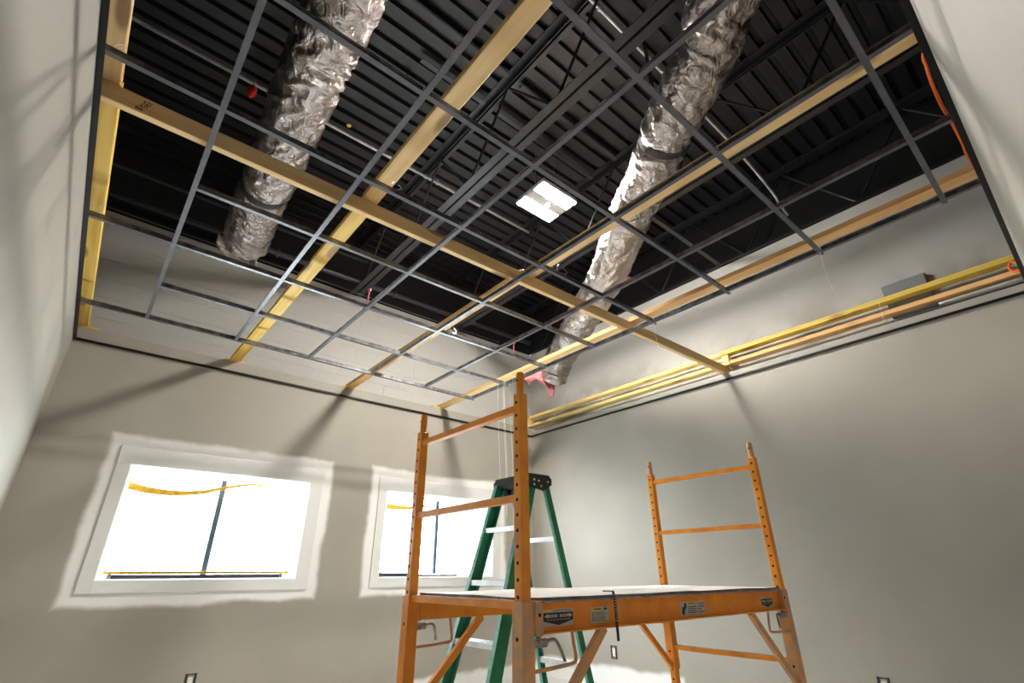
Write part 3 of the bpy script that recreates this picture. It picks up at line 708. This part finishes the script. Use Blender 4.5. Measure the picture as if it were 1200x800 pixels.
outlet((XR, 1.50, .478), (-1,0,0), 'bare black outlet box low on the right wall')
outlet((XR, 3.945, .468), (-1,0,0), 'bare outlet box on the right wall seen under the scaffold platform')

# ------------------------------------------------------------------ rolling scaffold
SL, SW = 1.822, .726
sc = thing('rolling_scaffold', (1.181, 1.345, 0), 'orange steel rolling scaffold with a paint splashed platform', 'scaffold', rz=math.radians(-.55))
PS = .040
def post(u, v, worn):
    k = MB(); k.cbox((u-PS/2, v-PS/2, .15), (u+PS/2, v+PS/2, 1.842), .003)
    k.mi = 1; z = 1.805
    while z > .2:
        k.disc((u-PS/2, v, z), (-1,0,0), .0062, 10, .0006); k.disc((u+PS/2, v, z), (1,0,0), .0062, 10, .0006); z -= .0503
    o = k.build('post', [M['orange'], M['hole']], sc)
    k = MB(); k.tube([(u, v, 1.842), (u, v, 1.922), (u, v, 1.93)], .0155, 14, True, [.0155, .0155, .013]); k.mi = 1; k.disc((u-.0155, v, 1.895), (-1,0,0), .005, 8, .0008)
    k.build('coupling_pin', [M['orange'] if worn else M['worn'], M['hole']], o, False)
    # caster
    k = MB(); k.tube([(u, v, .15), (u, v, .115)], .014, 10); k.box((u-.03, v-.018, .105), (u+.03, v+.018, .115)); k.box((u-.028, v-.022, .05), (u+.028, v-.018, .115)); k.box((u-.028, v+.018, .05), (u+.028, v+.022, .115)); k.build('caster_fork', M['steel'], sc)
    k = MB(); k.tube([(u, v-.016, .0625), (u, v+.016, .0625)], .0625, 24); k.build('caster_wheel', M['capblack'], sc)
    return o
for u in (0, SL):
    for v in (0, SW): post(u, v, u == 0)
    for z in (.165, .488, .812, 1.128, 1.460, 1.787):
        k = MB(); k.prism([(-.014,-.012),(.014,-.012),(.014,.012),(-.014,.012)], (u, PS/2, z), (u, SW-PS/2, z)); k.mi = 1; k.box((u-.0135, PS/2+.01, z+.012), (u+.0135, SW-PS/2-.01, z+.0128)); k.build('rung', [M['orange'], M['worngrey']], sc)
def side_bracket(v, out):
    """sliding side bracket: channel beam, two sleeves, diagonal braces, lock pins and loops; out = -1/+1 outward"""
    e = bpy.data.objects.new('side_bracket', None); COL.objects.link(e); e.parent = sc
    b0, b1 = 1.045, 1.138; web = v+out*.004; g = PS/2+.008
    k = MB(); y0, y1 = sorted((web, web-out*.004)); k.box((g+.02, y0, b0), (SL-g-.02, y1, b1))
    y0, y1 = sorted((web, web+out*.032)); k.box((g+.02, y0, b0), (SL-g-.02, y1, b0+.005)); k.box((g+.02, y0, b1-.005), (SL-g-.02, y1, b1))
    k.mi = 1; k.box((g+.02, y0, b1), (SL-g-.02, y1, b1+.0008)); k.box((g+.02, sorted((web+out*.032, web+out*.0328))[0], b1-.004), (SL-g-.02, sorted((web+out*.032, web+out*.0328))[1], b1))
    k.build('beam', [M['orange'], M['worngrey']], e)
    for u, sg in ((0, 1), (SL, -1)):
        w2 = PS/2+.005
        k = MB(); k.mi = 0
        k.box((u-w2, v-w2, .70), (u+w2, v-PS/2, 1.138)); k.box((u-w2, v+PS/2, .70), (u+w2, v+w2, 1.138))
        k.box((u-w2, v-PS/2, .70), (u-PS/2, v+PS/2, 1.138)); k.box((u+PS/2, v-PS/2, .70), (u+w2, v+PS/2, 1.138))
        k.mi = 1; [k.disc((u-w2, v, zz), (-1,0,0), .0062, 10, .0006) for zz in (1.035, .79)]
        k.build('post_sleeve', [M['worn'] if v == 0 else M['orange'], M['hole']], e)
        k = MB(); y0, y1 = sorted((web+out*.030, web-out*.002)); xa, xb = sorted((u+sg*w2, u+sg*(w2+.032))); k.cbox((xa, y0, b0-.004), (xb, y1, b1+.002), .002); k.mi = 1; k.disc(((xa+xb)/2, y0 if out < 0 else y1, 1.10), (0,out,0), .006, 10, .001)
        k.build('end_plate', [M['worn'], M['hole']], e)
        k = MB(); k.bar((u+sg*w2, v, .715), (u+sg*.375, v+out*.004, b0), .030, .020, (0,1,0)); k.build('diagonal_brace', M['orange'] if v else M['worn'], e)
        # lock barrel, L handle and guard loop
        k = MB(); k.tube([(u+sg*w2, v+out*.012, 1.020), (u+sg*(w2+.058), v+out*.012, 1.020)], .013, 12); o = k.build('lock_barrel', M['worngrey'], e)
        k = MB(); k.tube(smooth_path([(u+sg*(w2+.055), v+out*.012, 1.022), (u+sg*(w2+.095), v+out*.014, 1.026), (u+sg*(w2+.112), v+out*.02, 1.005), (u+sg*(w2+.125), v+out*.03, .965)], 5), .0055, 8); k.build('lock_handle', M['steel'], o, True)
        k = MB(); k.tube(smooth_path([(u+sg*w2, v+out*.01, .945), (u+sg*(w2+.17), v+out*.01, .952), (u+sg*(w2+.195), v+out*.01, .965), (u+sg*(w2+.19), v+out*.01, 1.0), (u+sg*(w2+.183), v+out*.01, b0)], 5), .006, 8); k.build('guard_loop', M['worn'], e, True)
    return e, web
fb, fweb = side_bracket(0, -1); rb, rweb = side_bracket(SW, 1)
# platform
k = MB(); nu, nv = 60, 14; vs = []; u0, u1, v0, v1 = .024, SL-.024, -.024, SW+.020
for j in range(nv+1):
    for i in range(nu+1):
        uu = u0+(u1-u0)*i/nu; vv = v0+(v1-v0)*j/nv
        if i in (0,) or i == nu: vv = min(max(vv, .03), SW-.03)
        vs.append((uu, vv, 1.149+.003*noise.noise(Vector((uu*4, vv*5, 2)))))
nt_ = len(vs); vs2 = [(a, b, 1.1395) for a, b, c in vs]
fs = [(j*(nu+1)+i, j*(nu+1)+i+1, (j+1)*(nu+1)+i+1, (j+1)*(nu+1)+i) for j in range(nv) for i in range(nu)]
k.add(vs, fs)
k.add(vs2, [f[::-1] for f in fs])
k.mi = 1
ring = [i for i in range(nu+1)]+[(j*(nu+1)+nu) for j in range(1, nv+1)]+[nv*(nu+1)+i for i in range(nu-1, -1, -1)]+[j*(nu+1) for j in range(nv-1, 0, -1)]
for a, b in zip(ring, ring[1:]+ring[:1]): k.add([vs[a], vs[b], vs2[b], vs2[a]], [(0,1,2,3)])
k.build('platform', [M['deckboard'], M['deckedge']], sc)
# stickers on the front beam
def sticker(u0, u1, z0, z1, style, name='warning_label'):
    k = MB(); yf = fweb-.0006; W_, H_ = u1-u0, z1-z0
    def q(a, b, c, d, mi, lay=1): k.mi = mi; k.box((u0+a*W_, yf-.0004*lay, z0+b*H_), (u0+c*W_, yf, z0+d*H_))
    def poly(pts, mi, lay): k.mi = mi; k.add([(u0+a*W_, yf-.0004*lay, z0+b*H_) for a, b in pts], [list(range(len(pts)))])
    q(0, 0, 1, 1, 0)
    if style == 'arrow':
        q(.02, .86, .30, .97, 2, 2); [q(.34+.08*i, .89, .39+.08*i, .94, 1, 2) for i in range(8)]
        poly([(.0,.80),(1,.80),(1,.32),(.5,.05),(0,.32)], 1, 2)
        for a, sg in ((.46, -1), (.54, 1)):
            poly([(a, .52), (a+sg*.32, .52), (a+sg*.32, .46), (a+sg*.44, .60), (a+sg*.32, .74), (a+sg*.32, .68), (a, .68)], 0, 3)
            [q(a+sg*(.08+.05*i)-.015, .57, a+sg*(.08+.05*i)+.015, .63, 1, 4) for i in range(4)]
        [q(.12+.10*i, .36, .19+.10*i, .40, 0, 3) for i in range(8)]
    elif style == 'caution':
        q(.14, .76, .62, .97, 2, 2); [q(.20+.055*i, .82, .24+.055*i, .92, 1, 3) for i in range(7)]
        q(.76, .80, .92, .93, 1, 2)
        for j in range(6): [q(.06+.1*i, .62-.10*j, .14+.1*i-(.02 if (i*j) % 3 else 0), .66-.10*j, 1, 2) for i in range(8 if j % 2 else 7)]
    elif style == 'figure':
        poly([(.05,.25),(.10,.62),(.16,.66),(.18,.88),(.23,.95),(.26,.84),(.25,.60),(.21,.45),(.17,.40),(.16,.12),(.10,.05)], 1, 2)
        q(.29, .76, .60, .96, 2, 2); [q(.33+.036*i, .82, .355+.036*i, .91, 1, 3) for i in range(7)]
        for j in range(4): [q(.30+.07*i, .60-.14*j, .355+.07*i, .66-.14*j, 1, 2) for i in range(5)]
        for j in range(4): [q(.70+.07*i, .78-.20*j, .755+.07*i, .85-.20*j, 1, 2) for i in range(4 if j != 2 else 2)]
    return k.build(name, [M['sticker'], M['ink'], M['sticky']], fb)
sticker(.083, .222, 1.062, 1.112, 'arrow'); sticker(.312, .408, 1.060, 1.110, 'caution'); sticker(.864, 1.058, 1.056, 1.108, 'figure'); sticker(1.580, 1.700, 1.058, 1.108, 'arrow')
# black strap hanging over the front beam
sp = Vector((1.589, 1.343, 1.158)); e = thing('hanging_strap', sp, 'black ribbed strap hanging over the front of the scaffold platform', 'strap')
k = MB(); prev = [(0, .01, .002), (0, -.036, .002), (0, -.042, -.02), (0, -.042, -.115), (.002, -.041, -.135), (.003, -.040, -.155)]
for a, b in zip(prev, prev[1:]): k.bar(a, b, .010, .004, (0,-1,0.02) if abs(b[2]-a[2]) > .01 else (0,0,1))
k.build('webbing', M['strap'], e)
k = MB(); [k.box((-.0075, -.0465, -.012-i*.009), (.0075, -.0442, -.0075-i*.009)) for i in range(10)]; k.build('ribs', M['steel'], e)

# ------------------------------------------------------------------ green step ladder
LH = 1.805; lad = thing('step_ladder', (2.244, 2.548, 0), 'green fibreglass step ladder with black cap behind the scaffold', 'ladder', rz=-1.5622)
wt, wb, vf, vr, wrt, wrb = .165, .249, .618, .493, .165, .238
zt = LH-.02
def fpt(sg, z): t = 1-z/zt; return Vector((sg*(wt+(wb-wt)*t), -.055-(vf-.055)*t, z))
def rpt(sg, z): t = 1-z/zt; return Vector((sg*(wrt+(wrb-wrt)*t), .055+(vr-.055)*t, z))
def channel(p, q, sg, depth, fl, name, lip):
    """C channel rail: web faces outward (sg), flanges inward"""
    d = (q-p).normalized(); sd = Vector((sg,0,0)); sd = (sd-d*sd.dot(d)).normalized(); nn = d.cross(sd)
    k = MB(); t = .004
    def slab(a0, a1, b0, b1):
        r = [(a0,b0),(a1,b0),(a1,b1),(a0,b1)]; k.add([p+sd*a+nn*b for a,b in r]+[q+sd*a+nn*b for a,b in r], [(3,2,1,0),(4,5,6,7),(0,1,5,4),(1,2,6,5),(2,3,7,6),(3,0,4,7)])
    slab(-t, 0, -depth/2, depth/2)
    k.mi = 1 if lip else 0
    slab(-fl, -t, -depth/2, -depth/2+t); slab(-fl, -t, depth/2-t, depth/2)
    return k.build(name, [M['green'], M['greenlip']], lad)
for sg in (-1, 1):
    fr_ = channel(fpt(sg, .02), fpt(sg, zt-.035), sg, .080, .030, 'front_rail', True)
    rr_ = channel(rpt(sg, .02), rpt(sg, zt-.035), sg, .042, .024, 'rear_rail', True)
    for q in (fpt(sg, 0), rpt(sg, 0)):
        k = MB(); k.cbox((q.x-.03 if sg > 0 else q.x-.012, q.y-.045, 0), (q.x+.012 if sg > 0 else q.x+.03, q.y+.045, .045), .004); k.build('rubber_foot', M['capblack'], lad)
# maker's lettering on the outer face of the right front rail
p = fpt(1, 1.60); q = fpt(1, 1.42); d = (q-p).normalized(); k = MB(); nn = d.cross(Vector((1,0,0))).normalized()
for i in range(9):
    a = p+d*(.014*i)+Vector((.0012,0,0)); wdt = .030 if i < 3 else .016
    k.bar(a-nn*wdt/2, a+nn*wdt/2, .005, .0015, (1,0,0)); 
    if i % 2: k.bar(a-nn*wdt/2, a-nn*wdt/2+d*.012, .004, .0015, (1,0,0))
k.build('lettering', M['whitewire'], fr_)
for i, z in enumerate((.285, .585, .885, 1.185, 1.485)):
    a, b = fpt(-1, z), fpt(1, z); k = MB(); x0, x1 = a.x+.004, b.x-.004; y0 = a.y-.040; y1 = a.y+.042
    k.box((x0, y0, z-.003), (x1, y1, z)); k.box((x0, y0, z-.028), (x1, y0+.0025, z-.003)); k.box((x0, y1-.0025, z-.022), (x1, y1, z-.003))
    k.mi = 1; [k.box((x0, y0+.008+.012*j, z), (x1, y0+.011+.012*j, z+.0012)) for j in range(6)]
    k.build('step', [M['alu'], M['galv']], lad)
for z in (.30, .72, 1.12, 1.42):
    a, b = rpt(-1, z), rpt(1, z); k = MB(); k.box((a.x+.002, a.y-.018, z-.014), (b.x-.002, a.y+.018, z+.014)); k.build('rear_brace', M['alu'], lad)
for sg in (-1, 1):
    a = fpt(sg, 1.02); b = rpt(sg, 1.02); md = (a+b)/2+Vector((0,0,.10)); k = MB(); k.bar(a, md, .004, .022); k.bar(md, b, .004, .022); k.build('spreader', M['galv'], lad)
k = MB(); bm = bmesh.new(); bmesh.ops.create_cube(bm, size=1)
for v in bm.verts:
    top = v.co.z > 0; v.co = Vector((v.co.x*2*(wt+.012 if top else wt+.020), v.co.y*2*(.092 if top else .10), LH-.055 if not top else LH))
bmesh.ops.bevel(bm, geom=list(bm.edges), offset=.006, segments=2, affect='EDGES'); k.bm(bm); k.build('top_cap', M['capblack'], lad)
for sg in (-1, 1):
    k = MB(); xs = sg*(wt+.018); k.add([(xs, -.098, LH-.02), (xs, .098, LH-.02), (xs, .098, LH-.06), (xs, .02, LH-.105), (xs, -.098, LH-.085), (xs-sg*.006, -.098, LH-.02), (xs-sg*.006, .098, LH-.02), (xs-sg*.006, .098, LH-.06), (xs-sg*.006, .02, LH-.105), (xs-sg*.006, -.098, LH-.085)],
          [(0,1,2,3,4),(9,8,7,6,5)]+[(i,(i+1)%5,5+(i+1)%5,5+i) for i in range(5)])
    g = k.build('cap_side_plate', M['capblack'], lad)
    k = MB(); [k.disc((xs, yy, zz), (sg,0,0), .007, 10, .004) for yy, zz in ((-.06,LH-.04),(-.02,LH-.045),(.0,LH-.075),(.06,LH-.045),(-.06,LH-.07))]; k.build('rivets', M['alu'], g)
